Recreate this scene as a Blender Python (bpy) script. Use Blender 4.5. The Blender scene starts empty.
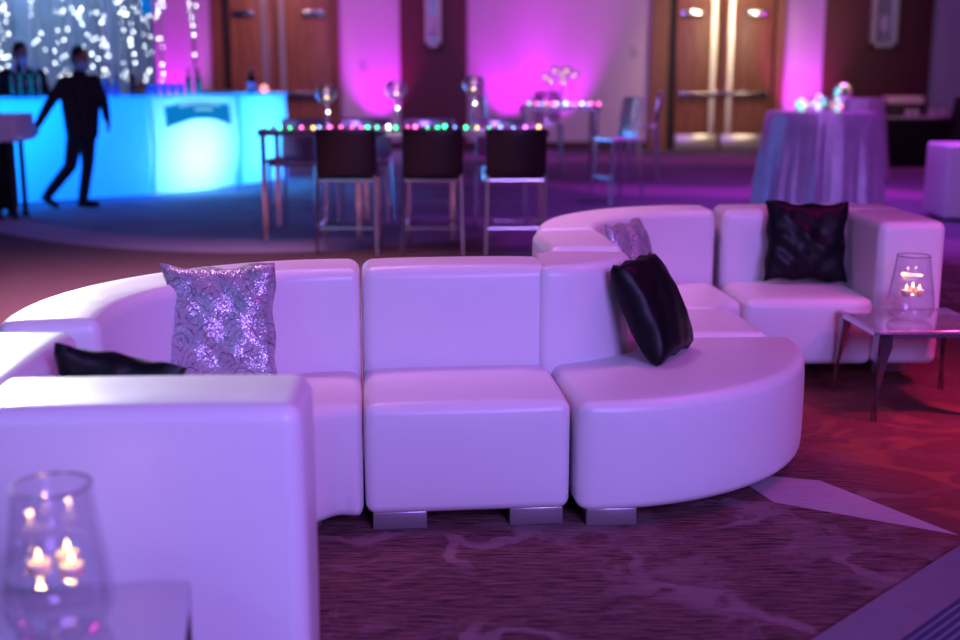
import bpy, bmesh, math, random
from mathutils import Vector, Matrix, noise
random.seed(7)
PI = math.pi
S = bpy.context.scene
COL = S.collection

# ------------------------------------------------------------------ helpers
def lin(c):
    return tuple(((v / 12.92) if v <= .04045 else ((v + .055) / 1.055) ** 2.4) for v in c)

class MB:
    """collects vertices and faces of one mesh"""
    def __init__(s): s.v = []; s.f = []; s.uv = {}
    def add(s, vs, fs):
        o = len(s.v); s.v += [tuple(p) for p in vs]; s.f += [tuple(i + o for i in f) for f in fs]; return s
    def box(s, a, b, rot=0, piv=(0, 0)):
        x0, y0, z0 = a; x1, y1, z1 = b
        vs = [(x0,y0,z0),(x1,y0,z0),(x1,y1,z0),(x0,y1,z0),(x0,y0,z1),(x1,y0,z1),(x1,y1,z1),(x0,y1,z1)]
        if rot:
            c, n = math.cos(rot), math.sin(rot)
            vs = [(piv[0]+(x-piv[0])*c-(y-piv[1])*n, piv[1]+(x-piv[0])*n+(y-piv[1])*c, z) for x,y,z in vs]
        return s.add(vs, [(0,3,2,1),(4,5,6,7),(0,1,5,4),(1,2,6,5),(2,3,7,6),(3,0,4,7)])
    def rbox(s, a, b, r=.01, k=2, n=(1,1,1), warp=None, crown=0, bulge=0):
        vs, fs = rbox(b[0]-a[0], b[1]-a[1], b[2]-a[2], r, k, n, crown, bulge)
        vs = [(x+a[0], y+a[1], z+a[2]) for x,y,z in vs]
        if warp: vs = [warp(*p) for p in vs]
        return s.add(vs, fs)
    def tube(s, pts, rad, n=10, cap=True, sq=None):
        pts = [Vector(p) for p in pts]
        if not hasattr(rad, '__len__'): rad = [rad] * len(pts)
        vs = []; up = Vector((0,0,1)); prev = None
        for i, p in enumerate(pts):
            t = (pts[min(i+1,len(pts)-1)] - pts[max(i-1,0)]).normalized()
            if prev is None:
                a = t.cross(up)
                if a.length < 1e-3: a = t.cross(Vector((0,1,0)))
            else:
                a = prev - t * prev.dot(t)
            a.normalize(); prev = a; b = t.cross(a)
            for j in range(n):
                th = 2*PI*j/n + (PI/4 if n == 4 else 0)
                vs.append(p + (a*math.cos(th) + b*math.sin(th))*rad[i])
        fs = [(i*n+j, i*n+(j+1)%n, (i+1)*n+(j+1)%n, (i+1)*n+j) for i in range(len(pts)-1) for j in range(n)]
        if cap: fs += [tuple(range(n))[::-1], tuple((len(pts)-1)*n+j for j in range(n))]
        return s.add(vs, fs)
    def lathe(s, prof, c=(0,0,0), n=24, close=False):
        vs = [(c[0]+r*math.cos(2*PI*j/n), c[1]+r*math.sin(2*PI*j/n), c[2]+z) for r, z in prof for j in range(n)]
        m = len(prof)
        fs = [(i*n+j, i*n+(j+1)%n, (i+1)*n+(j+1)%n, (i+1)*n+j) for i in range(m-1) for j in range(n)]
        if close: fs += [tuple(range(n))[::-1], tuple((m-1)*n+j for j in range(n))]
        return s.add(vs, fs)
    def ball(s, c, r, n=12, m=8, sc=(1,1,1)):
        prof = [(max(r*math.sin(PI*i/m), 1e-4), -r*math.cos(PI*i/m)) for i in range(m+1)]
        o = len(s.v); s.lathe(prof, (0,0,0), n, True)
        s.v[o:] = [(c[0]+x*sc[0], c[1]+y*sc[1], c[2]+z*sc[2]) for x,y,z in s.v[o:]]
        return s
    def prism(s, poly, z0, z1):
        n = len(poly)
        return s.add([(x,y,z0) for x,y in poly]+[(x,y,z1) for x,y in poly],
                     [tuple(range(n))[::-1], tuple(range(n,2*n))]+[(i,(i+1)%n,n+(i+1)%n,n+i) for i in range(n)])
    def xform(s, M, start=0):
        s.v[start:] = [tuple(M @ Vector(p)) for p in s.v[start:]]; return s
    def build(s, name, m, parent=None, off=None, smooth=True, label=None, angle=40):
        me = bpy.data.meshes.new(name)
        vs = s.v if off is None else [(x-off[0], y-off[1], z-off[2]) for x,y,z in s.v]
        me.from_pydata(vs, [], s.f); me.update()
        bm = bmesh.new(); bm.from_mesh(me); bmesh.ops.recalc_face_normals(bm, faces=bm.faces)
        for f in bm.faces: f.smooth = smooth
        for e in bm.edges:
            if len(e.link_faces) == 2 and e.calc_face_angle(0) > math.radians(angle): e.smooth = False
        bm.to_mesh(me); bm.free()
        if s.uv:
            ul = me.uv_layers.new(name='UVMap')
            for lp in me.loops: ul.data[lp.index].uv = s.uv.get(lp.vertex_index, (0,0))
        me.materials.append(m)
        o = bpy.data.objects.new(name, me); COL.objects.link(o)
        if parent: o.parent = parent
        if label: o['label'] = label
        return o

def axis(L, r, k, n):
    h = L/2; a = [h-r+r*math.tan(PI/4*i/k) for i in range(1, k+1)]
    mid = [-(h-r)+2*(h-r)*i/n for i in range(n+1)]
    return [-x for x in a[::-1]] + mid + a
def rbox(sx, sy, sz, r, k=3, n=(4,4,4), crown=0, bulge=0):
    """rounded box from the origin to (sx, sy, sz)"""
    r = min(r, sx*.49, sy*.49, sz*.49)
    X, Y, Z = axis(sx,r,k,n[0]), axis(sy,r,k,n[1]), axis(sz,r,k,n[2])
    idx = {}; vs = []; fs = []
    h = (sx/2, sy/2, sz/2)
    def V(i,j,l):
        if (i,j,l) in idx: return idx[i,j,l]
        p = Vector((X[i],Y[j],Z[l])); c = Vector([max(-(h[q]-r), min(h[q]-r, p[q])) for q in range(3)])
        d = p-c; p = c + d.normalized()*r
        u, v, w = p[0]/h[0], p[1]/h[1], p[2]/h[2]
        if crown: p[2] += crown*max(0,d[2]/max(d.length,1e-9))*(1-u**4)*(1-v**4)
        if bulge:
            p[1] += bulge*(d[1]/max(d.length,1e-9))*(1-u**4)*(1-w**4); p[0] += bulge*.4*(d[0]/max(d.length,1e-9))*(1-v**4)*(1-w**4)
        vs.append((p[0]+h[0], p[1]+h[1], p[2]+h[2])); idx[i,j,l] = len(vs)-1; return len(vs)-1
    a,b,c = len(X)-1,len(Y)-1,len(Z)-1
    for i in range(a):
        for j in range(b):
            fs += [(V(i,j,0),V(i,j+1,0),V(i+1,j+1,0),V(i+1,j,0)), (V(i,j,c),V(i+1,j,c),V(i+1,j+1,c),V(i,j+1,c))]
    for i in range(a):
        for l in range(c):
            fs += [(V(i,0,l),V(i+1,0,l),V(i+1,0,l+1),V(i,0,l+1)), (V(i,b,l),V(i,b,l+1),V(i+1,b,l+1),V(i+1,b,l))]
    for j in range(b):
        for l in range(c):
            fs += [(V(0,j,l),V(0,j,l+1),V(0,j+1,l+1),V(0,j+1,l)), (V(a,j,l),V(a,j+1,l),V(a,j+1,l+1),V(a,j,l+1))]
    return vs, fs

def tag(o, label, cat, group=None, kind=None):
    if label: o['label'] = label
    if cat: o['category'] = cat
    if group: o['group'] = group
    if kind: o['kind'] = kind
    return o
def thing(name, label, cat, loc=(0,0,0), rz=0, group=None):
    o = bpy.data.objects.new(name, None); COL.objects.link(o); o.empty_display_size = .1
    o.location = loc; o.rotation_euler = (0,0,rz)
    return tag(o, label, cat, group)
def struct(o): o['kind'] = 'structure'; return o
def kids(o): return [c for c in COL.objects if c.parent == o]
def dup(root, loc, rz=0, label=None):
    def cp(o, par):
        c = o.copy(); COL.objects.link(c)
        if par: c.parent = par
        for k in kids(o): cp(k, c)
        return c
    r = cp(root, None); r.location = loc; r.rotation_euler = (0,0,rz)
    if label: r['label'] = label
    return r

# ------------------------------------------------------------------ materials
class N:
    """small node-graph builder"""
    def __init__(s, name):
        s.m = bpy.data.materials.new(name); s.m.use_nodes = True
        s.t = s.m.node_tree; s.p = s.t.nodes['Principled BSDF']; s.out = s.t.nodes['Material Output']
    def new(s, ty, **kw):
        n = s.t.nodes.new(ty)
        for k, v in kw.items(): setattr(n, k, v)
        return n
    def link(s, a, b): s.t.links.new(a, b)
    def put(s, sock, v):
        if hasattr(v, 'is_output'): s.link(v, sock)
        else: sock.default_value = v
    def math(s, op, a, b=0, c=0, clamp=False):
        n = s.new('ShaderNodeMath', operation=op, use_clamp=clamp)
        for i, v in enumerate((a,b,c)): s.put(n.inputs[i], v)
        return n.outputs[0]
    def mix(s, f, a, b):
        n = s.new('ShaderNodeMix', data_type='RGBA')
        s.put(n.inputs[0], f)
        for i, v in ((6,a),(7,b)): s.put(n.inputs[i], v if hasattr(v,'is_output') else tuple(v)+(1,))
        return n.outputs[2]
    def coord(s, which='Object'): return s.new('ShaderNodeTexCoord').outputs[which]
    def map(s, v, sc=(1,1,1), rot=(0,0,0), loc=(0,0,0)):
        n = s.new('ShaderNodeMapping'); s.link(v, n.inputs[0])
        n.inputs['Scale'].default_value = sc; n.inputs['Rotation'].default_value = rot; n.inputs['Location'].default_value = loc
        return n.outputs[0]
    def noise(s, v, scale=5, detail=3, rough=.5, dist=0):
        n = s.new('ShaderNodeTexNoise'); s.link(v, n.inputs['Vector'])
        n.inputs['Scale'].default_value = scale; n.inputs['Detail'].default_value = detail
        n.inputs['Roughness'].default_value = rough; n.inputs['Distortion'].default_value = dist
        return n.outputs['Fac']
    def ramp(s, f, a, b):   # smooth step a..b -> 0..1
        n = s.new('ShaderNodeMapRange', interpolation_type='SMOOTHSTEP'); s.put(n.inputs[0], f)
        n.inputs[1].default_value = a; n.inputs[2].default_value = b
        return n.outputs[0]
    def sep(s, v):
        n = s.new('ShaderNodeSeparateXYZ'); s.link(v, n.inputs[0]); return n.outputs
    def bump(s, h, strength=.3, dist=.01):
        n = s.new('ShaderNodeBump'); s.link(h, n.inputs['Height']); n.inputs['Strength'].default_value = strength
        n.inputs['Distance'].default_value = dist; s.link(n.outputs[0], s.p.inputs['Normal'])
    def set(s, **kw):
        al = dict(col='Base Color', rough='Roughness', metal='Metallic', em='Emission Color', es='Emission Strength',
                  spec='Specular IOR Level', coat='Coat Weight', coatr='Coat Roughness', sheen='Sheen Weight', trans='Transmission Weight', sss='Subsurface Weight')
        for k, v in kw.items():
            i = s.p.inputs[al[k]]
            if isinstance(v, tuple) and len(v) == 3: v = v + (1,)
            s.put(i, v)
        return s

def simple(name, col, rough=.5, metal=0, **kw):
    return N(name).set(col=col, rough=rough, metal=metal, **kw).m
def grained(name, col, rough=.5, metal=0, scale=30, amt=.15, **kw):
    n = N(name); v = n.coord()
    f = n.noise(v, scale, 3)
    a = tuple(c*(1-amt) for c in col); b = tuple(min(1,c*(1+amt)) for c in col)
    n.set(col=n.mix(f, a, b), rough=rough, metal=metal, **kw); n.bump(f, .08, .004); return n.m
def emit(name, col, strength):
    return N(name).set(col=(.02,.02,.02), em=col, es=strength, rough=.6).m
def wood(name, a, b, rough=.35):
    n = N(name); v = n.coord()
    f = n.noise(n.map(v, (9, 9, .7)), 2.2, 5, .6, .6)
    n.set(col=n.mix(n.ramp(f,.3,.7), a, b), rough=rough, spec=.45); n.bump(f, .06, .003); return n.m
def glass(name, tint=(1,1,1), blend=.25, refl=1.0, rough=.03, film=0.0):
    n = N(name)
    tr = n.new('ShaderNodeBsdfTransparent'); tr.inputs[0].default_value = tint+(1,)
    gl = n.new('ShaderNodeBsdfGlossy'); gl.inputs['Roughness'].default_value = rough; gl.inputs[0].default_value = (refl,refl,refl,1)
    lw = n.new('ShaderNodeLayerWeight'); lw.inputs[0].default_value = blend
    mx = n.new('ShaderNodeMixShader'); n.link(n.math('ADD', n.math('MULTIPLY', lw.outputs['Facing'], 1-film), film), mx.inputs[0])
    n.link(tr.outputs[0], mx.inputs[1]); n.link(gl.outputs[0], mx.inputs[2]); n.link(mx.outputs[0], n.out.inputs[0])
    n.t.nodes.remove(n.p); return n.m

def vinyl(name, col=(.74,.73,.76), rough=.36):
    n = N(name); v = n.coord()
    f = n.noise(v, 260, 2); w = n.noise(n.map(v,(1,1,.6)), 4.5, 3, .5, .5)
    n.set(col=n.mix(w, tuple(c*.96 for c in col), col), rough=n.math('ADD', n.math('MULTIPLY', w, .16), rough-.08), spec=.5)
    n.bump(n.math('ADD', n.math('MULTIPLY', f, .05), w), .28, .012); return n.m
M_VINYL = vinyl('white_vinyl')
M_SLIP = vinyl('white_slip_cover', (.70,.68,.70), .55)
M_CHROME = simple('chrome', (.72,.72,.75), .14, 1)
M_DCHROME = simple('dark_polished_metal', (.30,.27,.29), .2, 1)
M_SATIN = None
def satin():
    n = N('black_satin'); v = n.coord()
    w = n.noise(n.map(v,(1,1,1)), 9, 3, .5, 1.2); f = n.noise(n.map(v,(400,60,400)), 1, 1)
    n.set(col=(.004,.003,.006), rough=n.math('ADD', n.math('MULTIPLY', w, .1), .38), spec=.20)
    n.bump(n.math('ADD', w, n.math('MULTIPLY', f, .03)), .20, .010); return n.m
M_SATIN = satin()
def sequin(name, base=(.62,.56,.70), fan=True):
    n = N(name); uv = n.coord('UV')
    vo = n.new('ShaderNodeTexVoronoi', feature='F1'); n.link(uv, vo.inputs['Vector']); vo.inputs['Scale'].default_value = 95
    rnd = n.new('ShaderNodeVectorMath', operation='SUBTRACT'); n.link(vo.outputs['Color'], rnd.inputs[0]); rnd.inputs[1].default_value = (.5,.5,.5)
    sc = n.new('ShaderNodeVectorMath', operation='SCALE'); n.link(rnd.outputs[0], sc.inputs[0]); sc.inputs['Scale'].default_value = .42
    geo = n.new('ShaderNodeNewGeometry')
    ad = n.new('ShaderNodeVectorMath', operation='ADD'); n.link(geo.outputs['Normal'], ad.inputs[0]); n.link(sc.outputs[0], ad.inputs[1])
    nm = n.new('ShaderNodeVectorMath', operation='NORMALIZE'); n.link(ad.outputs[0], nm.inputs[0])
    n.link(nm.outputs[0], n.p.inputs['Normal'])
    line = 0
    if fan:      # overlapping scallops drawn in dark stitching
        s = n.sep(uv); R = 3.7
        y = n.math('MULTIPLY', s[1], R*1.35); row = n.math('FLOOR', y); fy = n.math('SUBTRACT', y, row)
        sh = n.math('MULTIPLY', n.math('MODULO', row, 2), .5)
        x = n.math('ADD', n.math('MULTIPLY', s[0], R), sh); fx = n.math('SUBTRACT', n.math('SUBTRACT', x, n.math('FLOOR', x)), .5)
        d = n.math('SQRT', n.math('ADD', n.math('POWER', fx, 2), n.math('POWER', n.math('MULTIPLY', fy, .62), 2)))
        d = n.math('ADD', d, n.math('MULTIPLY', n.math('SUBTRACT', n.noise(uv, 11, 2), .5), .30))
        ring = n.math('SUBTRACT', 1, n.ramp(n.math('ABSOLUTE', n.math('SUBTRACT', n.math('MODULO', n.math('MULTIPLY', d, 5.2), 1), .5)), .04, .13))
        ang = n.math('ARCTAN2', fx, fy)
        ray = n.ramp(n.math('ABSOLUTE', n.math('SINE', n.math('MULTIPLY', ang, 5))), .25, .08)
        line = n.math('MULTIPLY', n.math('MAXIMUM', ring, n.math('MULTIPLY', ray, n.ramp(d, .42, .16))), n.math('MULTIPLY', n.ramp(n.noise(uv, 9, 2), .3, .6), .75))
    big = n.noise(uv, 3.2, 2)
    c = n.mix(n.math('MULTIPLY', vo.outputs['Distance'], 1.3), base, tuple(v*.55 for v in base))
    c = n.mix(n.ramp(big,.35,.65), c, tuple(v*.78 for v in base))
    sp = n.ramp(n.noise(uv, 70, 1), .60, .68)
    if fan: c = n.mix(n.math('MULTIPLY', sp, .6), c, (.12,.08,.16)); c = n.mix(line, c, (.07,.05,.10))
    n.set(col=c, rough=.28, metal=n.math('SUBTRACT', .38, n.math('MULTIPLY', line, .3)) if fan else .5)
    return n.m
M_SEQ = sequin('silver_sequin_fabric', (.66,.59,.72))
M_SEQCLOTH = sequin('sequin_tablecloth_fabric', (.72,.68,.80), False)
M_GLASS = glass('clear_glass', (.95,.93,.97), .16, .9, .02, .03)
M_WATER = glass('water_surface', (.92,.92,.97), .35, .9, .02, .06)
M_ACRYL = glass('clear_acrylic', (.86,.84,.90), .45, .95, .08, .12)
M_HTOP = glass('frosted_table_glass', (.80,.76,.86), .5, .95, .12, .35)
M_GHOST = glass('ghost_acrylic', (.80,.76,.88), .5, 1, .12, .48)
M_WAX = simple('white_wax', (.85,.74,.58), .5, 0, sss=.3)
M_FLAME = emit('candle_flame', (1,.58,.22), 9)
M_TABTOP = simple('mirror_table_top', (.62,.58,.66), .12, .75)
M_BLACK = grained('black_cloth', (.004,.003,.005), .85, spec=.2)
M_SUIT = grained('black_suit_cloth', (.006,.006,.009), .8, scale=90)
M_SKIN = grained('skin', (.28,.14,.09), .55, scale=40, amt=.08)
M_HAIR = grained('black_hair', (.006,.005,.005), .5, scale=120)
M_MASK = simple('pale_blue_mask_cloth', (.30,.55,.66), .8)
M_LEATHER = grained('dark_leather', (.020,.009,.013), .3, scale=70, spec=.5)

# ------------------------------------------------------------------ camera
cam = bpy.data.cameras.new('camera'); co = bpy.data.objects.new('camera', cam); COL.objects.link(co)
cam.sensor_width = 36; cam.lens = 45; co.location = (0,0,1.5); co.rotation_euler = (math.radians(90-11.75), 0, 0)
cam.dof.use_dof = True; cam.dof.focus_distance = 4.25; cam.dof.aperture_fstop = 1.4
cam.clip_end = 100
S.camera = co

# ------------------------------------------------------------------ setting
WALL = 23.3
def carpet():
    n = N('patterned_carpet'); v = n.coord(); s = n.sep(v); X, Y = s[0], s[1]
    st = n.noise(n.map(v,(5,75,1),(0,0,.10)), 1.6, 4, .7)           # woven streaks
    fine = n.noise(v, 170, 2)
    big = n.noise(v, .55, 3, .5, .6)
    base = n.mix(n.ramp(st,.36,.64), (.038,.014,.020), (.225,.100,.120))
    # pale veins running over the field
    vo = n.new('ShaderNodeTexVoronoi', feature='DISTANCE_TO_EDGE')
    nz = n.new('ShaderNodeTexNoise'); n.link(v, nz.inputs['Vector']); nz.inputs['Scale'].default_value = 3.5; nz.inputs['Detail'].default_value = 3
    va = n.new('ShaderNodeVectorMath', operation='SCALE'); n.link(nz.outputs['Color'], va.inputs[0]); va.inputs['Scale'].default_value = .42
    vb = n.new('ShaderNodeVectorMath', operation='ADD'); n.link(v, vb.inputs[0]); n.link(va.outputs[0], vb.inputs[1])
    n.link(vb.outputs[0], vo.inputs['Vector']); vo.inputs['Scale'].default_value = 1.55
    vein = n.math('MULTIPLY', n.ramp(vo.outputs['Distance'], .050, .022), n.ramp(n.noise(v,1.3,2),.43,.55))
    patch = n.math('MULTIPLY', n.ramp(n.noise(n.map(v,(1,1,1),(0,0,0),(3.7,1.2,0)), 2.3, 5, .7, .9), .52, .62), .55)
    pale = n.mix(st, (.12,.065,.09), (.40,.25,.30))
    base = n.mix(n.math('MULTIPLY', n.math('MAXIMUM', vein, patch), .8), base, pale)
    # tan and red fields
    redm = n.math('MULTIPLY', n.ramp(n.math('ADD', X, n.math('MULTIPLY', Y, .10)), 1.55, 2.1), n.ramp(Y, 8.5, 6.5))
    redf = n.mix(n.math('MULTIPLY', n.ramp(n.noise(v, 3.2, 2, .5, 1.2), .54, .64), n.math('ADD', n.math('MULTIPLY', st, .9), .2)), (.22,.045,.045), (.42,.12,.05))
    base = n.mix(n.math('MULTIPLY', redm, .85), base, n.mix(n.math('MULTIPLY', st, .5), redf, (.06,.02,.028)))
    tanm = n.math('MULTIPLY', n.ramp(n.math('ADD', X, n.math('MULTIPLY', Y, -.05)), -.2, -.7), n.math('MULTIPLY', n.ramp(Y, 4.8, 5.4), n.ramp(n.math('SUBTRACT', Y, n.math('MULTIPLY', n.math('POWER', n.math('ADD', X, 2.0), 2), .20)), 10.2, 10.0)))
    base = n.mix(n.math('MULTIPLY', tanm, .9), base, n.mix(st, (.10,.062,.056), (.25,.155,.14)))
    # broad ribbons of the far carpet
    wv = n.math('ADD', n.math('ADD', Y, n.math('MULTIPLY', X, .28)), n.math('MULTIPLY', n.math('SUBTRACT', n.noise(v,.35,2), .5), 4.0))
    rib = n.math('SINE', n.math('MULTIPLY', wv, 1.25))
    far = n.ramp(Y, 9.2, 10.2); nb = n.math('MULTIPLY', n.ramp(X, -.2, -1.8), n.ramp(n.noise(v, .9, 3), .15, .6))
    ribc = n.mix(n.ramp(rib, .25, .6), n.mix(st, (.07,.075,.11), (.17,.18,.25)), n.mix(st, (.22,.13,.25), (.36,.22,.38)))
    ribc = n.mix(nb, ribc, n.mix(st, (.20,.32,.40), (.40,.58,.66)))  # bar's blue light spill painted into the carpet as paler blue
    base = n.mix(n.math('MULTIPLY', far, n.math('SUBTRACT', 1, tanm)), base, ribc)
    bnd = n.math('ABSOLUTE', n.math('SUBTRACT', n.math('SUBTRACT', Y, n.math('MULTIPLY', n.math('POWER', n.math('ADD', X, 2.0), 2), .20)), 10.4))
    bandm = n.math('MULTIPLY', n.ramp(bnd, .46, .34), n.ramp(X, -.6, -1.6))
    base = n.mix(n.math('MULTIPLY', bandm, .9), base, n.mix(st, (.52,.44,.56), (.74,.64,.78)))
    # pale wedge beside the convex seat
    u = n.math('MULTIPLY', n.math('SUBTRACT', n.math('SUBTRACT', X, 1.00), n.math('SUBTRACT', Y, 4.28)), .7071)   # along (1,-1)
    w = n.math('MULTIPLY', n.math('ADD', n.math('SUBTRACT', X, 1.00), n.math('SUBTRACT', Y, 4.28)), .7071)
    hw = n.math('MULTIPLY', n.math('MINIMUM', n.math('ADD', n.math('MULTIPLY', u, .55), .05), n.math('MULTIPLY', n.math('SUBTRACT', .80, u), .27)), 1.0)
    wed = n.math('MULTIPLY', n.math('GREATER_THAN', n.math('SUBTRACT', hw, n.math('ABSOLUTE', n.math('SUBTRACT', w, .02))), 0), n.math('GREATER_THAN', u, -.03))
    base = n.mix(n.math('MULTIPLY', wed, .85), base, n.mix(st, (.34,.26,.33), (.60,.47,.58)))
    base = n.mix(n.math('MULTIPLY', fine, .25), base, (.02,.012,.018))
    n.set(col=base, rough=.9, spec=.15); n.bump(n.math('ADD', fine, st), .5, .006); return n.m
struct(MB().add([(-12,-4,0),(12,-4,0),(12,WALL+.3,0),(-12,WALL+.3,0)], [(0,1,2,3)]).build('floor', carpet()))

wallm = grained('painted_wall', (.62,.57,.62), .7, scale=14, amt=.05)
def vwood():
    n = N('maroon_wall_panel_wood'); v = n.coord()
    f = n.noise(n.map(v,(7,7,.8)), 2, 4, .6, .4)
    n.set(col=n.mix(f, (.085,.010,.020), (.13,.018,.030)), rough=.4); return n.m
M_MAROON = vwood()
M_OAK = wood('door_wood', (.20,.085,.040), (.34,.155,.075))
M_JAMB = wood('door_frame_wood', (.17,.065,.03), (.26,.11,.05), .4)
M_DARK = grained('dark_matte', (.012,.009,.010), .7)
M_BASE = grained('dark_baseboard_wood', (.07,.022,.018), .45)
struct(MB().box((-12,WALL,0),(12,WALL+.2,6)).build('wall_back', wallm, smooth=False))
struct(MB().box((-12.2,-4,0),(-12,WALL+.2,6)).build('wall_left', wallm, smooth=False))
struct(MB().box((12,-4,0),(12.2,WALL+.2,6)).build('wall_right', wallm, smooth=False))
struct(MB().box((-12.2,-4,6),(12.2,WALL+.2,6.2)).build('ceiling', grained('ceiling_paint', (.30,.28,.30), .9), smooth=False))
struct(MB().box((-1.51,WALL-.07,0),(-.25,WALL+.01,6)).build('trim_1', M_MAROON, smooth=False))['label'] = 'maroon wood wall panel behind the glass high table'
struct(MB().box((6.50,WALL-.07,0),(8.52,WALL+.01,6)).build('trim_2', M_MAROON, smooth=False))['label'] = 'wide maroon wood wall panel at the right'
bb = MB()
for x0, x1 in ((-12,-5.1),(-2.65,3.2),(5.75,6.49),(8.53,12)): bb.box((x0,WALL-.03,0),(x1,WALL+.01,.16))
struct(bb.build('baseboard_back', M_BASE, smooth=False))

def door(name, xl, xr, mid, jl, dark, label):
    r = thing(name, label, None, ((xl+xr)/2, WALL, 0)); r['kind'] = 'structure'
    o = r.location; Y = WALL
    fr = MB(); fr.box((xl,Y-.16,0),(xl+jl,Y+.01,4.0)).box((xr-jl*.55,Y-.16,0),(xr,Y+.01,4.0)).box((xl,Y-.16,3.75),(xr,Y+.01,4.0))
    fr.build('door_frame', M_JAMB, r, o, smooth=False)
    dk = MB().box((xl+jl,Y-.03,0),(xr-jl*.55,Y+.01,3.75)); dk.build('door_recess', M_DARK, r, o, smooth=False)  # near-black sheet behind the leaves, showing as a dark gap
    a, b = xl+jl+dark, xr-jl*.55-.02
    for (p, q, sgn) in ((a, mid-.012, 1), (mid+.012, b, -1)):
        d = MB().rbox((p,Y-.09,.02),(q,Y-.035,3.7), .006, 1)
        leaf = d.build('door_leaf', M_OAK, r, o)
        e = q-.15 if sgn > 0 else p+.15
        MB().box((e-.045,Y-.105,.3),(e+.045,Y-.089,3.6)).build('edge_plate', M_STEEL, leaf, o, smooth=False)
        MB().rbox((p+.02,Y-.115,.02),(q-.02,Y-.089,.30), .004, 1).build('kick_plate', M_STEEL, leaf, o)
        h0, h1 = (p+.06, q-.02) if sgn > 0 else (p+.02, q-.10)
        MB().rbox((h0,Y-.19,1.02),(h1,Y-.13,1.10), .012, 2).box((h0,Y-.14,1.0),(h0+.1,Y-.088,1.12)).box((h1-.1,Y-.14,1.0),(h1,Y-.088,1.12)).build('push_bar', M_DCHROME, leaf, o)
        MB().ball(((q-.06) if sgn>0 else (p+.06), Y-.2, 1.07), .06, 12, 8).build('lock_knob', M_CHROME, leaf, o)
        s0 = p+.06 if sgn > 0 else q-.55
        MB().rbox((s0,Y-.15,2.5),(s0+.42,Y-.088,2.60), .01, 2).build('door_closer', M_CHROME, leaf, o)
    return r
M_STEEL = simple('brushed_steel', (.68,.64,.56), .3, .8)
M_SATIN_STEEL = simple('satin_silver', (.62,.60,.56), .4, .25)
door('door_1', -5.05, -2.66, -3.89, .20, .14, 'pair of wooden doors behind the glowing bar end')
door('door_2', 3.22, 5.74, 4.57, .33, .16, 'pair of wooden doors with push bars, right of the ghost stools')

def sconce(x, z0, z1, w, label):
    r = thing('wall_sconce', label, 'wall lamp', (x, WALL-.07, z0)); o = r.location; Y = WALL-.07
    f = MB(); t = .07
    f.box((x-w/2,Y-.13,z0),(x-w/2+t,Y+.005,z1)).box((x+w/2-t,Y-.13,z0),(x+w/2,Y+.005,z1)).box((x-w/2,Y-.13,z0),(x+w/2,Y+.005,z0+t)).box((x-w/2,Y-.13,z1-t),(x+w/2,Y+.005,z1))
    f.build('frame', M_SATIN_STEEL, r, o, smooth=False)
    MB().box((x-w/2+t,Y-.02,z0+t),(x+w/2-t,Y+.004,z1-t)).build('back_plate', simple('frosted_mirror', (.5,.45,.55), .2, .6), r, o, smooth=False)
    MB().lathe([(.03,0),(.03,.12),(.09,.16),(.10,.42),(.08,.45)], (x,Y-.085,z0+.12), 14, True).build('lamp_glass', simple('frosted_glass', (.55,.5,.6), .3), r, o)
    return r
sconce(7.58, 1.93, 3.2, .48, 'silver framed wall sconce on the wide maroon panel at right')
sconce(-.88, 1.93, 3.0, .30, 'narrow glass wall sconce on the maroon panel behind the high table')
for (x, z, lb) in ((-2.22, 1.55, 'small wall switch plate left of the maroon panel'), (2.92, 1.85, 'small wall switch plate left of the right double doors')):
    tag(MB().rbox((x-.07,WALL-.02,z-.09),(x+.07,WALL+.002,z+.09), .008, 2).build('wall_switch', simple('switch_plastic', (.5,.45,.5), .4)), lb, 'switch')

# dance floor with flat edging
d1 = Vector((.7071,.7071,0)); e0 = Vector((.91,2.98,0)); nrm = Vector((.7071,-.7071,0))
def quad(a, b, w0, w1, z0, z1):
    p = [e0+d1*a+nrm*w0, e0+d1*b+nrm*w0, e0+d1*b+nrm*w1, e0+d1*a+nrm*w1]
    return MB().prism([(q.x,q.y) for q in p], z0, z1)
n = N('dance_floor_edging'); v = n.coord(); n.set(col=n.mix(n.noise(n.map(v,(6,6,1)),4,3), (.13,.10,.15), (.22,.18,.25)), rough=.38); M_EDGE = n.m
struct(quad(-3,3.2,0,.17,0,.018).build('trim_3', M_EDGE, smooth=False))['label'] = 'flat edging strip of the dance floor'
n = N('dance_floor_boards'); v = n.coord(); sx = n.sep(n.map(v,(1,1,1),(0,0,-PI/4)))
ln = n.ramp(n.math('ABSOLUTE', n.math('SUBTRACT', n.math('MODULO', n.math('MULTIPLY', sx[1], 40), 1), .5)), .30, .45)
n.set(col=n.mix(ln, (.06,.055,.12), (.17,.16,.30)), rough=.16, coat=.5); n.bump(ln, .3, .004)
struct(quad(-3,3.2,.17,4,0,.02).build('dance_floor', n.m, smooth=False))

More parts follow.
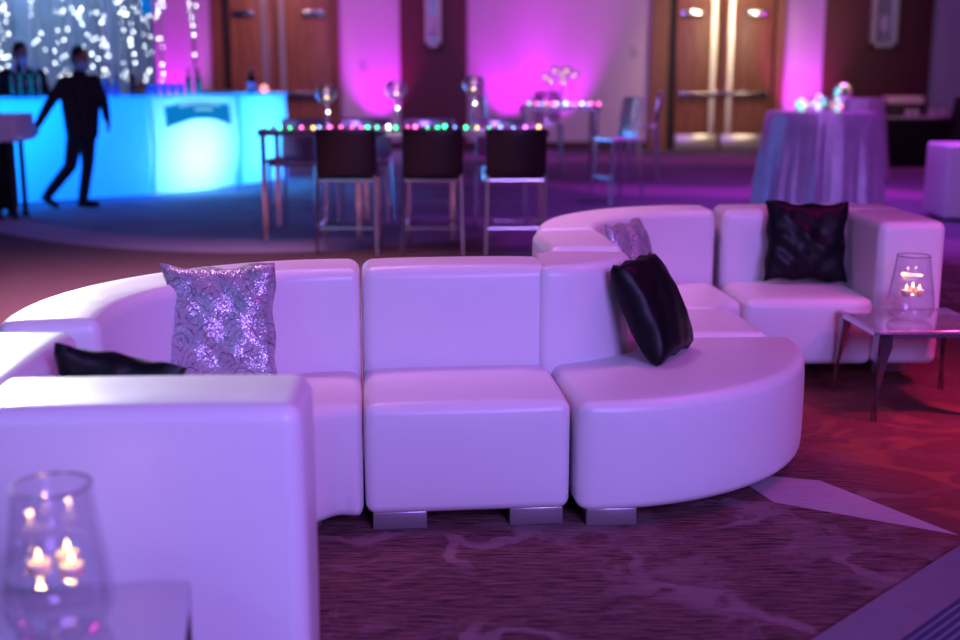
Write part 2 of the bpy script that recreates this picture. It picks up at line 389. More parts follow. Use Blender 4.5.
# ------------------------------------------------------------------ sofas
M_FOOT = simple('brushed_chrome_foot', (.40,.37,.40), .28, .7)
SEAT, BACK, BOT = .43, .80, .05
def feet(pts, r, o, ang=0, sz=(.18,.07), BOT=BOT):
    for (x, y) in pts:
        MB().rbox((x-sz[0]/2,y-sz[1]/2,0),(x+sz[0]/2,y+sz[1]/2,BOT+.01), .004, 1).xform(
            Matrix.Translation((x,y,0)) @ Matrix.Rotation(ang,4,'Z') @ Matrix.Translation((-x,-y,0))).build('foot', M_FOOT, r, o)
def straight(name, label, P, ang, W, ds, dt, top=BACK, arm=None, cat='sofa', vin=None, ext=0, BOT=BOT, R=.036, sin=0, fin=0):
    """P = front left corner (seen facing the seat); ang = direction of its front edge; arm = ('left'|'right', width)"""
    vin = vin or M_VINYL
    c, s_ = math.cos(ang), math.sin(ang)
    wp = lambda x, y, z: (P[0]+x*c-y*s_, P[1]+x*s_+y*c, z)
    r = thing(name, label, cat, wp(W/2, dt/2, 0), 0, 'white modules of the curving sofa'); o = r.location
    a0, a1 = 0, W
    if arm and arm[0] == 'left': a0 = arm[1]
    if arm and arm[0] == 'right': a1 = W-arm[1]
    MB().rbox((a0+.003,sin,BOT),(a1-.003,ds+.01,SEAT), R, 4, (10,8,5), wp, .014, .010).build('seat', vin, r, o)
    MB().rbox((.003 if not(arm and arm[0]=='left') else arm[1]*.0,ds,BOT),(W-.003,dt,top), R+.004, 4, (10,4,8), wp, .008, .008).build('backrest', vin, r, o)
    if arm:
        x0, x1 = (0, arm[1]) if arm[0] == 'left' else (W-arm[1], W)
        MB().rbox((x0,-.0-ext,BOT),(x1,ds+.04,top), R+.004, 4, (4,8,8), wp, .006, .006).build('armrest', vin, r, o)
    fp = [wp(.115,.04+2*sin+fin,0), wp(W-.115,.04+2*sin+fin,0), wp(.13,dt-.07,0), wp(W-.13,dt-.07,0)]
    feet([p[:2] for p in fp], r, o, ang, BOT=BOT)
    return r
def wedge(name, label, C, a0, a1, r_front, r_back, r_out, Cb=None, skirt=0, vin=None, convex=False, vseat=None):
    """sector of a ring around C; a0..a1 angles in degrees; the seat runs from r_front to r_back, the backrest from r_back to r_out"""
    vin = vin or M_VINYL; Cb = Cb or C
    a0, a1 = math.radians(a0), math.radians(a1); am = (a0+a1)/2
    loc = (C[0]+(r_front+r_out)/2*math.cos(am), C[1]+(r_front+r_out)/2*math.sin(am), 0)
    r = thing(name, label, 'sofa', loc, 0, 'white modules of the curving sofa'); o = r.location
    def mk(CC, ra, rb, sgn):
        rm = max(.25, (abs(ra)+abs(rb))/2); L = abs(a1-a0)*rm
        def w(x, y, z):
            a = a0+(a1-a0)*(x/L); rad = ra + (rb-ra)*(y/abs(rb-ra))
            if sgn and skirt:
                k = max(0, (.42-z)/.36)*max(0,1-y/.12)
                rad -= skirt*k*(.45+.55*math.sin(x*22+1.2*math.sin(x*9)))*(1 if ra<rb else -1)
            return (CC[0]+rad*math.cos(a), CC[1]+rad*math.sin(a), z)
        return L, abs(rb-ra), w
    L, D, w = mk(C, r_front, r_back, 1)
    MB().rbox((.003,0,BOT if not skirt else .05),(L-.003,D+.01,SEAT), .036, 4, (36,8,7), w, .014, .008).build('seat', vseat or vin, r, o)
    L, D, w = mk(Cb, r_back if Cb is C or Cb == C else r_out[0], r_out if not isinstance(r_out, tuple) else r_out[1], 0)
    MB().rbox((.003,0,BOT),(L-.003,D,BACK), .04, 4, (30,5,8), w, .008, .004).build('backrest', vin, r, o)
    return r, o

YAW = math.radians(5.5)
MP = (-.380, 3.765)
straight('armless_sofa', 'straight white armless vinyl seat in the middle of the front row', MP, YAW, .688, .51, .765)
# concave corner at the left
r, o = wedge('corner_sofa', 'white concave corner sofa with draped seat cover, holding the sequined pillow at left', (-.360,3.514), 95.5, 191, .255, .745, 1.035, skirt=.022, vseat=M_SLIP)
feet([(-.62,3.78),(-.9,4.2),(-1.25,3.75)], r, o, .8)
# armchair module at the left, seen from its arm side : facing +X
A1 = math.radians(90+3)
straight('arm_sofa', 'white sofa end unit nearest the camera, seen over its high arm', (-.388,2.495), A1, .82, .69, .94, .79, ('left', .31), sin=.06)
# convex seat
C2 = (.330,4.75)
r2 = thing('round_sofa', 'white outward curving sofa seat with a black pillow leaning on it', 'sofa', (C2[0]+.4, C2[1]-.4, 0), 0, 'white modules of the curving sofa')
def arcwarp(C, R, a0, a1, L, shear=0):
    def w(x, y, z):
        a = a0+(a1-a0)*(x/L); rad = R-y
        return (C[0]+rad*math.cos(a)-shear*y*max(0,1-2*x/L)**2, C[1]+rad*math.sin(a), z)
    return w
L = 1.1
MB().rbox((.003,0,BOT),(L-.003,.64,SEAT), .036, 4, (36,10,6), arcwarp(C2,.952,math.radians(-90.5),math.radians(6),L,.12), .012, .008).build('seat', M_VINYL, r2, r2.location)
CB = (.215,4.69); L = .55
MB().rbox((.003,0,BOT),(L-.003,.355,BACK), .04, 4, (24,8,8), arcwarp(CB,.375,math.radians(-91),math.radians(4),L), .006, .003).build('backrest', M_VINYL, r2, r2.location)
feet([(.44,3.855)], r2, r2.location, .05, (.17,.08)); feet([(.87,4.24),(1.05,4.66)], r2, r2.location, .7, (.14,.08)); feet([(.36,4.58)], r2, r2.location)
# straight module behind it : facing +X
straight('armless_sofa', 'white armless seat between the two curves, mostly hidden behind the front pillow', (1.205,4.865), math.radians(90+5), .545, .62, .93)
# concave corner at the back
r3, o3 = wedge('corner_sofa', 'white concave corner sofa at the back, beside the black square pillow seat', (1.235,5.41), 92, 181, .13, .70, .98)
feet([(1.1,5.6),(.6,6.1)], r3, o3, .8)
straight('arm_sofa', 'white sofa end unit at right with one arm and a black square pillow', (1.255,5.60), math.radians(1.5), .95, .52, .80, .80, ('right', .32), BOT=.11, fin=.3)

# ------------------------------------------------------------------ pillows
def pillow(name, label, w, h, t, mat, loc, face, lean, roll=0, pinch=.07, slump=0, group='throw pillows', seed=0, ex=.42, wav=.012, crease=1):
    """cushion standing on its lower edge at loc; face = yaw of its front; lean = tilt back"""
    n = 26; m = MB(); ids = {}
    rs = random.Random(seed); ph = [rs.random()*6 for _ in range(6)]
    for side in (1,-1):
        for i in range(n+1):
            for j in range(n+1):
                u, v = -1+2*i/n, -1+2*j/n
                edge = i in (0,n) or j in (0,n)
                if edge and side == -1: ids[side,i,j] = ids[1,i,j]; continue
                x = u*w/2*(1-pinch*(1-v*v)); z = v*h/2*(1-pinch*(1-u*u))
                th = t/2*(max(0,(1-u*u)*(1-v*v)))**ex
                wr = .006*math.sin(9*u+ph[0]+3*v)*math.sin(7*v+ph[1])+.004*math.sin(17*u*v+ph[2])
                th = max(0, th+crease*wr*(1-u*u)*(1-v*v)*2) if not edge else 0
                y = -side*th + wav*math.sin(3*u+ph[3])*abs(v) + slump*(v*.5+.5)**2
                if edge: z += .006*math.sin(8*u+ph[4]); x += .005*math.sin(8*v+ph[5])
                m.v.append((x, y, z+h/2)); k = len(m.v)-1; ids[side,i,j] = k; m.uv[k] = ((u+1)/2*(w/.4), (v+1)/2*(h/.4))
    for side in (1,-1):
        for i in range(n):
            for j in range(n):
                q = (ids[side,i,j],ids[side,i+1,j],ids[side,i+1,j+1],ids[side,i,j+1]); m.f.append(q if side > 0 else q[::-1])
    m.xform(Matrix.Rotation(-lean,4,'X') @ Matrix.Translation((0,0,h/2)) @ Matrix.Rotation(roll,4,'Y') @ Matrix.Translation((0,0,-h/2)))
    o = m.build(name, mat, angle=80)
    o.location = loc; o.rotation_euler = (0,0,face)
    return tag(o, label, 'pillow', group)
PR = math.radians
pillow('throw_pillow', 'silver sequined square pillow leaning in the left corner sofa', .38, .43, .14, M_SEQ, (-.862,3.87,.452), PR(5), PR(15), PR(-1), seed=1)
pillow('throw_pillow', 'black satin pillow leaning on the round sofa, seen edge-on in the middle', .38, .40, .17, M_SATIN, (.735,4.405,.448), PR(62), PR(27), 0, pinch=.03, seed=5, ex=.30, wav=.002, crease=.35)
pillow('throw_pillow', 'silver sequined pillow poking up behind the middle backrest', .38, .42, .12, M_SEQ, (.755,5.25,.452), PR(62), PR(19), 0, seed=3)
pillow('throw_pillow', 'black satin square pillow standing upright on the right end unit', .42, .41, .14, M_SATIN, (1.645,5.98,.452), PR(-2), PR(12), PR(2), seed=4)
pillow('throw_pillow', 'black satin pillow mostly hidden behind the nearest white arm', .33, .36, .12, M_SATIN, (-.935,3.02,.459), PR(182), PR(14), PR(-11), seed=8)

# ------------------------------------------------------------------ low side tables
def side_table(label, C, ang, w, d, H=.40):
    r = thing('side_table', label, 'table', (C[0],C[1],0), ang, 'low side tables')
    MB().rbox((-w/2,-d/2,H-.014),(w/2,d/2,H), .004, 2).build('table_top', M_TABTOP, r)
    f = MB(); t = .012
    for a, b in (((-w/2,-d/2),(w/2,-d/2+t)),((-w/2,d/2-t),(w/2,d/2)),((-w/2,-d/2),(-w/2+t,d/2)),((w/2-t,-d/2),(w/2,d/2))):
        f.box((a[0],a[1],H-.032),(b[0],b[1],H-.013))
    f.build('frame', M_CHROME, r, smooth=False)
    for sx in (-1,1):
        for sy in (-1,1):
            lg = MB(); prof = []
            for i in range(13):            # cabriole outline: knee out, ankle in, pointed toe
                q = i/12; z = (H-.014)*(1-q)
                wd = .044*(1-q)**1.6+.010+.012*math.exp(-((q-.12)/.12)**2); kx = .010*math.sin(q*PI*1.6)-.004*q
                prof.append((z, wd, kx))
            for ax in (0,1):               # two sheet-metal flanges at the corner
                vs = []; 
                for z, wd, kx in prof:
                    for th in (0, .008):
                        for e in (kx, kx+wd):
                            p = [0,0,z]; p[ax] = -e; p[1-ax] = -th
                            vs.append((sx*(w/2+p[0]*1), sy*(d/2+p[1]*1), z) if True else p)
                k = len(prof); fs = []
                for i in range(k-1):
                    a = i*4; b = a+4
                    fs += [(a,a+1,b+1,b),(a+2,b+2,b+3,a+3),(a,b,b+2,a+2),(a+1,a+3,b+3,b+1)]
                fs += [(0,2,3,1),((k-1)*4,(k-1)*4+1,(k-1)*4+3,(k-1)*4+2)]
                lg.add(vs, fs)
            lg.build('leg', M_DCHROME, r)
    return r
side_table('low chrome table with curved legs beside the right end unit', (1.965,5.31), math.radians(3.4), .52, .50)
TH = .445
side_table('low white topped table under the nearest glass vase', (-.826,2.097), math.radians(10.5), .52, .46, TH)

def vase(label, loc, H=.29, R=.098):
    r = thing('glass_vase', label, 'vase', loc, 0, 'glass candle vases')
    prof = [(.002,.006),(.060,.004),(.088,.014),(.102,.045),(R+.005,.07),(.098,.12),(.085,.20),(.073,H-.004),(.0725,H)]
    MB().lathe(prof, (0,0,0), 40).build('vase_glass', M_GLASS, r)
    pts = [(.0725*math.cos(2*PI*i/40), .0725*math.sin(2*PI*i/40), H) for i in range(41)]
    MB().tube(pts, .0022, 6, False).build('vase_rim', M_RIM, r)
    MB().lathe([(.001,.125),(.0955,.125)], (0,0,0), 32).build('water', M_WATER, r)
    return r
M_RIM = simple('glass_rim', (.35,.30,.40), .1, .7)
def candle(label, loc):
    c = thing('floating_candle', label, 'candle', loc, 0, 'floating candles')
    MB().lathe([(.001,-.022),(.012,-.022),(.021,-.008),(.023,.004),(.021,.008),(.001,.006)], (0,0,0), 18).build('wax', M_WAX, c)
    MB().lathe([(.0015,.006),(.0015,.012)], (0,0,0), 6).build('wick', M_BLACK, c)
    MB().lathe([(.0005,.010),(.0045,.015),(.005,.020),(.0025,.028),(.0004,.034)], (0,0,0), 10).build('flame', M_FLAME, c)
    l = bpy.data.lights.new('candle_light', 'POINT'); l.energy = .09; l.color = (1,.55,.22); l.shadow_soft_size = .008
    lo = bpy.data.objects.new('candle_light', l); COL.objects.link(lo); lo.location = (loc[0], loc[1], loc[2]+.04)
vl = (-.808,2.15,TH); vase('glass vase with floating candles in the bottom left foreground', vl)
vr = (1.94,5.31,.40); vase('glass vase with floating candles on the right side table', vr)
for (dx,dy,dz), lb in zip(((-.035,.0,.129),(.032,-.012,.129),(.004,.048,.129)), ('left floating candle in the near vase', 'right floating candle in the near vase', 'rear floating candle in the near vase')):
    candle(lb, (vl[0]+dx, vl[1]+dy, vl[2]+dz))
for (dx,dy,dz), lb in zip(((-.030,-.02,.129),(.028,-.02,.129),(.02,.042,.129)), ('left floating candle in the far right vase', 'right floating candle in the far right vase', 'rear floating candle in the far right vase')):
    candle(lb, (vr[0]+dx, vr[1]+dy, vr[2]+dz))

# ------------------------------------------------------------------ high table with bar stools
HT = 1.0
r = thing('high_table', 'long glass topped high table lined with coloured lights', 'table', (-.68,10.85,0)); o = r.location
MB().rbox((-1.92,10.45,HT-.02),(.60,11.25,HT), .006, 2).build('table_top', M_HTOP, r, o)
f = MB()
for a, b in (((-1.92,10.45),(.60,10.48)),((-1.92,11.22),(.60,11.25)),((-1.92,10.45),(-1.89,11.25)),((.57,10.45),(.60,11.25))): f.box((a[0],a[1],HT-.055),(b[0],b[1],HT-.02))
f.build('frame', M_CHROME, r, o, smooth=False)
for x in (-1.88,-1.06,-.24,.56):
    for y in (10.49,11.21): MB().box((x-.02,y-.02,0),(x+.02,y+.02,HT-.05)).build('leg', M_CHROME, r, o, smooth=False)

def stool(label, loc, rz, mt=M_LEATHER):
    """seat faces +Y; its back is on the -Y side"""
    r = thing('bar_stool', label, 'stool', loc, rz, 'bar stools at the long high table')
    W = .25
    MB().rbox((-W,-.22,.62),(W,.24,.68), .022, 3, (4,4,1), None, .012).build('seat', mt, r)
    b = MB(); b.rbox((-W,-.02,0),(W,.022,.40), .02, 3, (8,1,6), lambda x,y,z: (x, y-.245-.10*z-.05*(1-(x/W)**2)+.03, z+.64)); b.build('backrest', mt, r)
    for sx in (-1,1):
        MB().tube([(sx*.235,-.25,.66),(sx*.24,-.26,.33),(sx*.25,-.29,0)], .016, 8).build('leg', M_CHROME, r)
        MB().tube([(sx*.225,.21,.63),(sx*.23,.22,.33),(sx*.24,.23,0)], .016, 8).build('leg', M_CHROME, r)
    f = MB(); f.tube([(-.24,-.25,.615),(.24,-.25,.615),(.23,.22,.615),(-.23,.22,.615),(-.24,-.25,.615)], .013, 8); f.build('seat_frame', M_CHROME, r)
    g = MB(); g.tube([(-.245,-.27,.22),(.245,-.27,.22),(.235,.225,.22),(-.235,.225,.22),(-.245,-.27,.22)], .010, 8); g.build('footrest', M_CHROME, r)
    return r
st = stool('dark backed bar stool under the left crystal holder, its back to us', (-1.10,10.13,0), 0)
dup(st, (-.385,10.13,0), PR(-1), 'dark backed bar stool in the middle of the near row')
dup(st, (.29,10.13,0), PR(2), 'dark backed bar stool at the right of the near row, beyond the sofa')
M_PALE = simple('pale_mirror_finish', (.50,.45,.58), .22, .6)
sf = stool('pale far side bar stool at the left end of the long high table', (-1.74,11.62,0), PR(170), M_PALE)
dup(sf, (-1.12,11.70,0), PR(180), 'pale far side bar stool facing us across the left of the table')
dup(sf, (-.48,11.66,0), PR(182), 'pale far side bar stool facing us across the middle of the table')
dup(sf, (.20,11.66,0), PR(178), 'pale far side bar stool facing us across the right of the table')

M_CRYS = glass('crystal', (.90,.86,.95), .5, 1, .10, .34)
M_WARM = emit('warm_tea_light', (1,.72,.42), 5)
M_WHITE = emit('white_glint_glow', (1,.95,1), 9)
def crystal(label, loc, h):
    r = thing('crystal_candle_holder', label, 'candle holder', loc, 0, 'crystal candle holders on the high table')
    MB().lathe([(.06,0),(.06,.008),(.015,.02),(.012,h*.35)], n=16, close=True).build('base', M_CHROME, r)
    s = MB()
    for i in range(5): s.ball((0,0,h*.36+i*.034), .019-.002*(i%2), 10, 6)
    s.build('beaded_stem', M_CRYS, r)
    MB().lathe([(.02,h*.36+.15),(.068,h*.36+.165),(.095,h*.36+.22),(.092,h*.36+.275),(.062,h*.36+.315)], n=22).build('globe', M_CRYS, r)
    MB().ball((0,-.01,h*.36+.205), .016, 8, 6).build('tea_light', M_WARM, r)
    MB().ball((.012,-.03,h*.36+.08), .012, 8, 6).build('glint_bead', M_WHITE, r)  # glowing ball standing in for a glint on the crystal stem
    return r
crystal('crystal candle holder at the left of the long high table', (-1.35,10.75,HT), .17)
crystal('crystal candle holder in the middle of the long high table', (-.74,10.80,HT), .26)
crystal('tallest crystal candle holder at the right of the long high table', (-.055,10.75,HT), .38)
LED = [emit('green_led', (.05,1,.35), 7), emit('blue_led', (.15,.3,1), 9), emit('pink_led', (1,.12,.5), 7), emit('amber_led', (1,.5,.15), 7), emit('white_bulb', (.95,.9,1), 9), emit('violet_led', (.6,.15,1), 8)]
M_CORD = simple('clear_cord', (.3,.3,.32), .4)
def string_light(label, pts, per, br=.013, group='coloured light strings', seed=1):
    rs = random.Random(seed); z = pts[0]
    r = thing('string_light', label, 'string lights', pts[0], 0, group); o = r.location
    MB().tube(pts, .003, 5).build('cord', M_CORD, r, o)
    for k in range(per):
        q = k/(per-1)*(len(pts)-1); i = min(int(q), len(pts)-2); p = Vector(pts[i]).lerp(Vector(pts[i+1]), q-i)
        p.x += rs.uniform(-.02,.02); p.y += rs.uniform(-.03,.03); p.z += br*rs.uniform(.6,1.3)
        MB().ball(p, br*rs.uniform(.6,1.35), 8, 6).build('bulb', LED[rs.choice((0,0,1,2,2,3,4,5))], r, o)
def wig(x0, x1, y, z, n, a, seed):
    a *= 1.2; y += .02
    rs = random.Random(seed)
    return [(x0+(x1-x0)*i/n, y+rs.uniform(-a,a), z) for i in range(n+1)]
string_light('coloured light string at the left of the long high table', wig(-1.82,-1.02,10.56,HT+.003,9,.07,3), 10, seed=4)
string_light('coloured light string in the middle of the long high table', wig(-.98,-.30,10.56,HT+.003,8,.07,5), 9, seed=9)
string_light('coloured light string at the right of the long high table', wig(-.24,.50,10.56,HT+.003,8,.07,6), 8, seed=2)

# far high table
r = thing('high_table', 'far glass high table with a cluster of crystal globes', 'table', (1.07,16.6,0)); o = r.location
MB().rbox((.55,16.2,1.02),(1.60,17.0,1.045), .006, 2).build('table_top', M_HTOP, r, o)
for x in (.60,1.55):
    for y in (16.25,16.95): MB().box((x-.025,y-.025,0),(x+.025,y+.025,1.02)).build('leg', M_DCHROME, r, o, smooth=False)
MB().box((.55,16.2,.97),(1.6,16.24,1.02)).box((.55,16.96,.97),(1.6,17.0,1.02)).box((.55,16.2,.97),(.59,17.0,1.02)).box((1.56,16.2,.97),(1.6,17.0,1.02)).build('frame', M_CHROME, r, o, smooth=False)
r = thing('globe_candelabra', 'cluster of crystal globes on thin stems on the far high table', 'candelabra', (1.08,16.55,1.045)); o = r.location
MB().lathe([(.10,0),(.10,.012),(.02,.03)], (1.08,16.55,1.045), 16, True).build('base', M_CHROME, r, o)
for k, (dx, z) in enumerate(((-.20,1.42),(-.12,1.36),(-.07,1.50),(.03,1.46),(.10,1.50),(.19,1.45),(.05,1.35))):
    y = 16.55+.08*math.sin(k*2.1)
    g = MB().tube([(1.08,16.55,1.06),(1.08+dx*.7,y,1.25),(1.08+dx,y,z-.06)], .007, 6).build('stem', M_CHROME, r, o)
    MB().ball((1.08+dx,y,z), .058, 14, 9).build('globe', M_CRYS, g, o)
    MB().ball((1.08+dx,y-.01,z-.015), .015, 8, 6).build('tea_light', M_WARM, g, o)
string_light('coloured light string on the far high table', wig(.66,1.58,16.28,1.05,8,.06,8), 13, .017, seed=12)

# ghost stools
def ghost(label, loc, rz):
    r = thing('ghost_stool', label, 'stool', loc, rz, 'clear acrylic bar stools')
    MB().rbox((-.21,-.2,.70),(.21,.2,.75), .02, 3, (2,2,1)).build('seat', M_GHOST, r)
    MB().rbox((-.20,-.02,0),(.20,.012,.46), .012, 2, (6,1,5), lambda x,y,z: (x*(1-.12*(z/.46)**2), y+.19+.16*z+.05*(x/.2)**2*-1, z+.74)).build('backrest', M_GHOST, r)
    for sx in (-1,1):
        for sy in (-1,1): MB().tube([(sx*.18,sy*.17,.72),(sx*.20,sy*.19,.36),(sx*.225,sy*.22,0)], [.034,.028,.022], 4).build('leg', M_GHOST, r)
    MB().box((-.18,-.2,.28),(.18,-.17,.31)).build('footrest', M_GHOST, r, smooth=False)
    return r
g = ghost('nearest clear acrylic stool, right of the far high table', (1.58,13.95,0), PR(-62))
dup(g, (2.32,17.2,0), PR(-100), 'clear acrylic stool in front of the right double door frame')
dup(g, (.24,17.1,0), PR(100), 'clear acrylic stool left of the far high table')
dup(g, (1.0,18.0,0), PR(0), 'clear acrylic stool behind the far high table')

# ------------------------------------------------------------------ draped cocktail tables
def draped(label, C, R0, R1, H, seed, mat=M_SEQCLOTH):
    r = thing('cocktail_table', label, 'table', (C[0],C[1],0), 0, 'cloth covered cocktail tables')
    rs = random.Random(seed); n = 160; m = MB(); ph = [rs.random()*6 for _ in range(4)]
    rows = 14
    for i in range(rows+1):
        q = i/rows; z = H*(1-q)-.0*q+.004
        for j in range(n):
            a = 2*PI*j/n
            fold = (.5*math.sin(13*a+ph[0])+.3*math.sin(21*a+ph[1])+.3*math.sin(31*a+ph[2]+q))*.05*q**.7
            rad = R0+(R1-R0)*q+fold + (-.015 if i == 0 else 0)
            m.v.append((rad*math.cos(a), rad*math.sin(a), z)); m.uv[len(m.v)-1] = (6*j/n*1.3, 2*z)
    for i in range(rows):
        for j in range(n): m.f.append((i*n+j,i*n+(j+1)%n,(i+1)*n+(j+1)%n,(i+1)*n+j))
    m.v.append((0,0,H+.006)); c = len(m.v)-1; m.uv[c] = (0,0)
    for j in range(n): m.f.append((j,(j+1)%n,c))
    m.build('tablecloth', mat, r)
    MB().lathe([(.28,0.001),(.28,.02),(.04,.04),(.035,H-.03),(R0-.03,H-.03),(R0-.03,H-.006)], n=20).build('pedestal', M_DCHROME, r)
    return r
draped('round cocktail table in a shimmering silver sequined cloth behind the sofa', (3.75,13.35), .60, .70, 1.055, 3)
draped('farther round cocktail table in a purple lit sequined cloth', (5.22,17.0), .40, .50, 1.12, 8)
# light bubbles on the draped table
BUB = glass('bubble_glass', (.88,.86,.93), .5, .8, .1, .12)
LEDS = [emit('soft_green_led', (.05,1,.35), 2.6), emit('soft_blue_led', (.15,.35,1), 3.2), emit('soft_pink_led', (1,.15,.5), 2.6), emit('soft_amber_led', (1,.5,.15), 2.6), emit('soft_white_led', (.95,.9,1), 2.6)]
def bubble(label, c, R, k, seed):
    rs = random.Random(seed)
    r = thing('light_bubble', label, 'lamp', c, 0, 'glass light bubbles'); o = r.location
    MB().ball(c, R, 20, 12).build('glass_ball', BUB, r, o)
    for i in range(k):
        d = Vector((rs.gauss(0,1),rs.gauss(0,1),rs.gauss(0,1))).normalized()*R*rs.uniform(.55,.85)
        MB().ball(Vector(c)+d, .019, 8, 6).build('bulb', LEDS[rs.choice((0,0,1,1,2,3,4))], r, o)
for i, (x, y, z, R, k, lb) in enumerate(((3.445,13.05,1.145,.082,10,'left light bubble on the sequined table'), (3.635,13.12,1.165,.103,13,'middle light bubble on the sequined table'), (3.82,13.05,1.14,.076,10,'right light bubble low on the sequined table'))):
    bubble(lb, (x,y,z), R, k, i+20)
sp = thing('light_bubble', 'raised light bubble on a thin stem above the sequined table', 'lamp', (3.98,13.4,1.062), 0, 'glass light bubbles'); o = sp.location
MB().lathe([(.05,0),(.05,.01),(.007,.02),(.007,.14)], (3.98,13.4,1.062), 12, True).build('stem', M_CHROME, sp, o)
MB().ball((3.98,13.4,1.27), .105, 18, 10).build('glass_ball', BUB, sp, o)
rs = random.Random(5)
for i in range(10):
    d = Vector((rs.gauss(0,1),rs.gauss(0,1),rs.gauss(0,1))).normalized()*.08
    MB().ball(Vector((3.98,13.4,1.27))+d, .022, 8, 6).build('bulb', LEDS[(0,1,3,0,1,1,2,0,3,1)[i]], sp, o)

# ------------------------------------------------------------------ right back: black table, boxes, cube
r = thing('buffet_table', 'long table under a black floor length cloth at far right', 'table', (7.3,19.4,0)); o = r.location
MB().rbox((6.1,19.0,.006),(8.6,19.8,.76), .02, 2, (6,2,2)).build('tablecloth', M_BLACK, r, o)
MB().rbox((6.08,18.98,.76),(8.62,19.82,.79), .008, 2).build('table_top', simple('table_top_laminate', (.35,.30,.38), .35), r, o)
tag(MB().rbox((6.42,19.15,.79),(6.62,19.4,.92), .01, 2).build('gift_box', M_DARK), 'small dark box at the left of the black table', 'box')
bx = thing('chafing_tray', 'dark serving stand with a pale lid on the black table', 'tray', (6.75,19.3,.79)); o = bx.location
MB().rbox((6.5,19.42,.79),(7.05,19.72,.97), .01, 2).build('stand', M_DARK, bx, o)
MB().rbox((6.48,19.40,.97),(7.07,19.74,1.10), .03, 3).build('lid', simple('pale_lid', (.5,.36,.42), .4), bx, o)
for i, (x, c) in enumerate(((6.72,.0),(6.84,0),(7.10,.0),(7.26,.0))):
    tag(MB().lathe([(.03,0),(.045,.02),(.05,.10),(.048,.11)], (x,19.1,.79), 14, True).build('serving_cup', simple('cup_ceramic', (.55,.45,.55), .3)), ('leftmost','second','third','rightmost')[i]+' pale cup on the front edge of the black table', 'cup', 'cups on the black table')
r = thing('cube_ottoman', 'white cube ottoman at the right edge of the photo', 'ottoman', (4.98,12.35,0)); o = r.location
MB().rbox((4.68,12.08,.03),(5.30,12.68,.77), .03, 3, (3,3,3), None, .01, .004).build('cushion', M_VINYL, r, o)
MB().box((4.74,12.14,0),(5.24,12.62,.035)).build('plinth', M_DARK, r, o, smooth=False)

# ------------------------------------------------------------------ glowing bar
BH = 1.2
def transl(name, col, em, es):
    n = N(name)
    tr = n.new('ShaderNodeBsdfTranslucent'); tr.inputs[0].default_value = col+(1,)
    n.set(col=(.10,.35,.45), rough=.35, em=em, es=es)
    mx = n.new('ShaderNodeMixShader'); mx.inputs[0].default_value = .7
    n.link(n.p.outputs[0], mx.inputs[1]); n.link(tr.outputs[0], mx.inputs[2]); n.link(mx.outputs[0], n.out.inputs[0]); return n.m
M_GLOW = transl('backlit_bar_panel', (.75,.9,.95), (.0,.125,1.0), 4.6)
M_GLOWTOP = transl('backlit_bar_top', (.7,.9,.95), (.0,.14,1.0), 2.8)
BP = [Vector((-7.2,12.02)), Vector((-4.0,14.65)), Vector((-3.17,15.80)), Vector((-2.70,16.9))]
lb3 = ('left long glowing cyan bar section behind the walking man', 'middle glowing bar section with a blue curved plaque', 'right end glowing bar section beside the double doors')
def seg(i):
    a, b = BP[i], BP[i+1]; d = (b-a).normalized(); nn = Vector((d.y,-d.x))    # nn points to the room
    return a, b, d, nn
def mitre(k):
    ns = [seg(q)[3] for q in (k-1,k) if 0 <= q < 3]; m = sum(ns, Vector((0,0))).normalized(); return m/m.dot(ns[0])
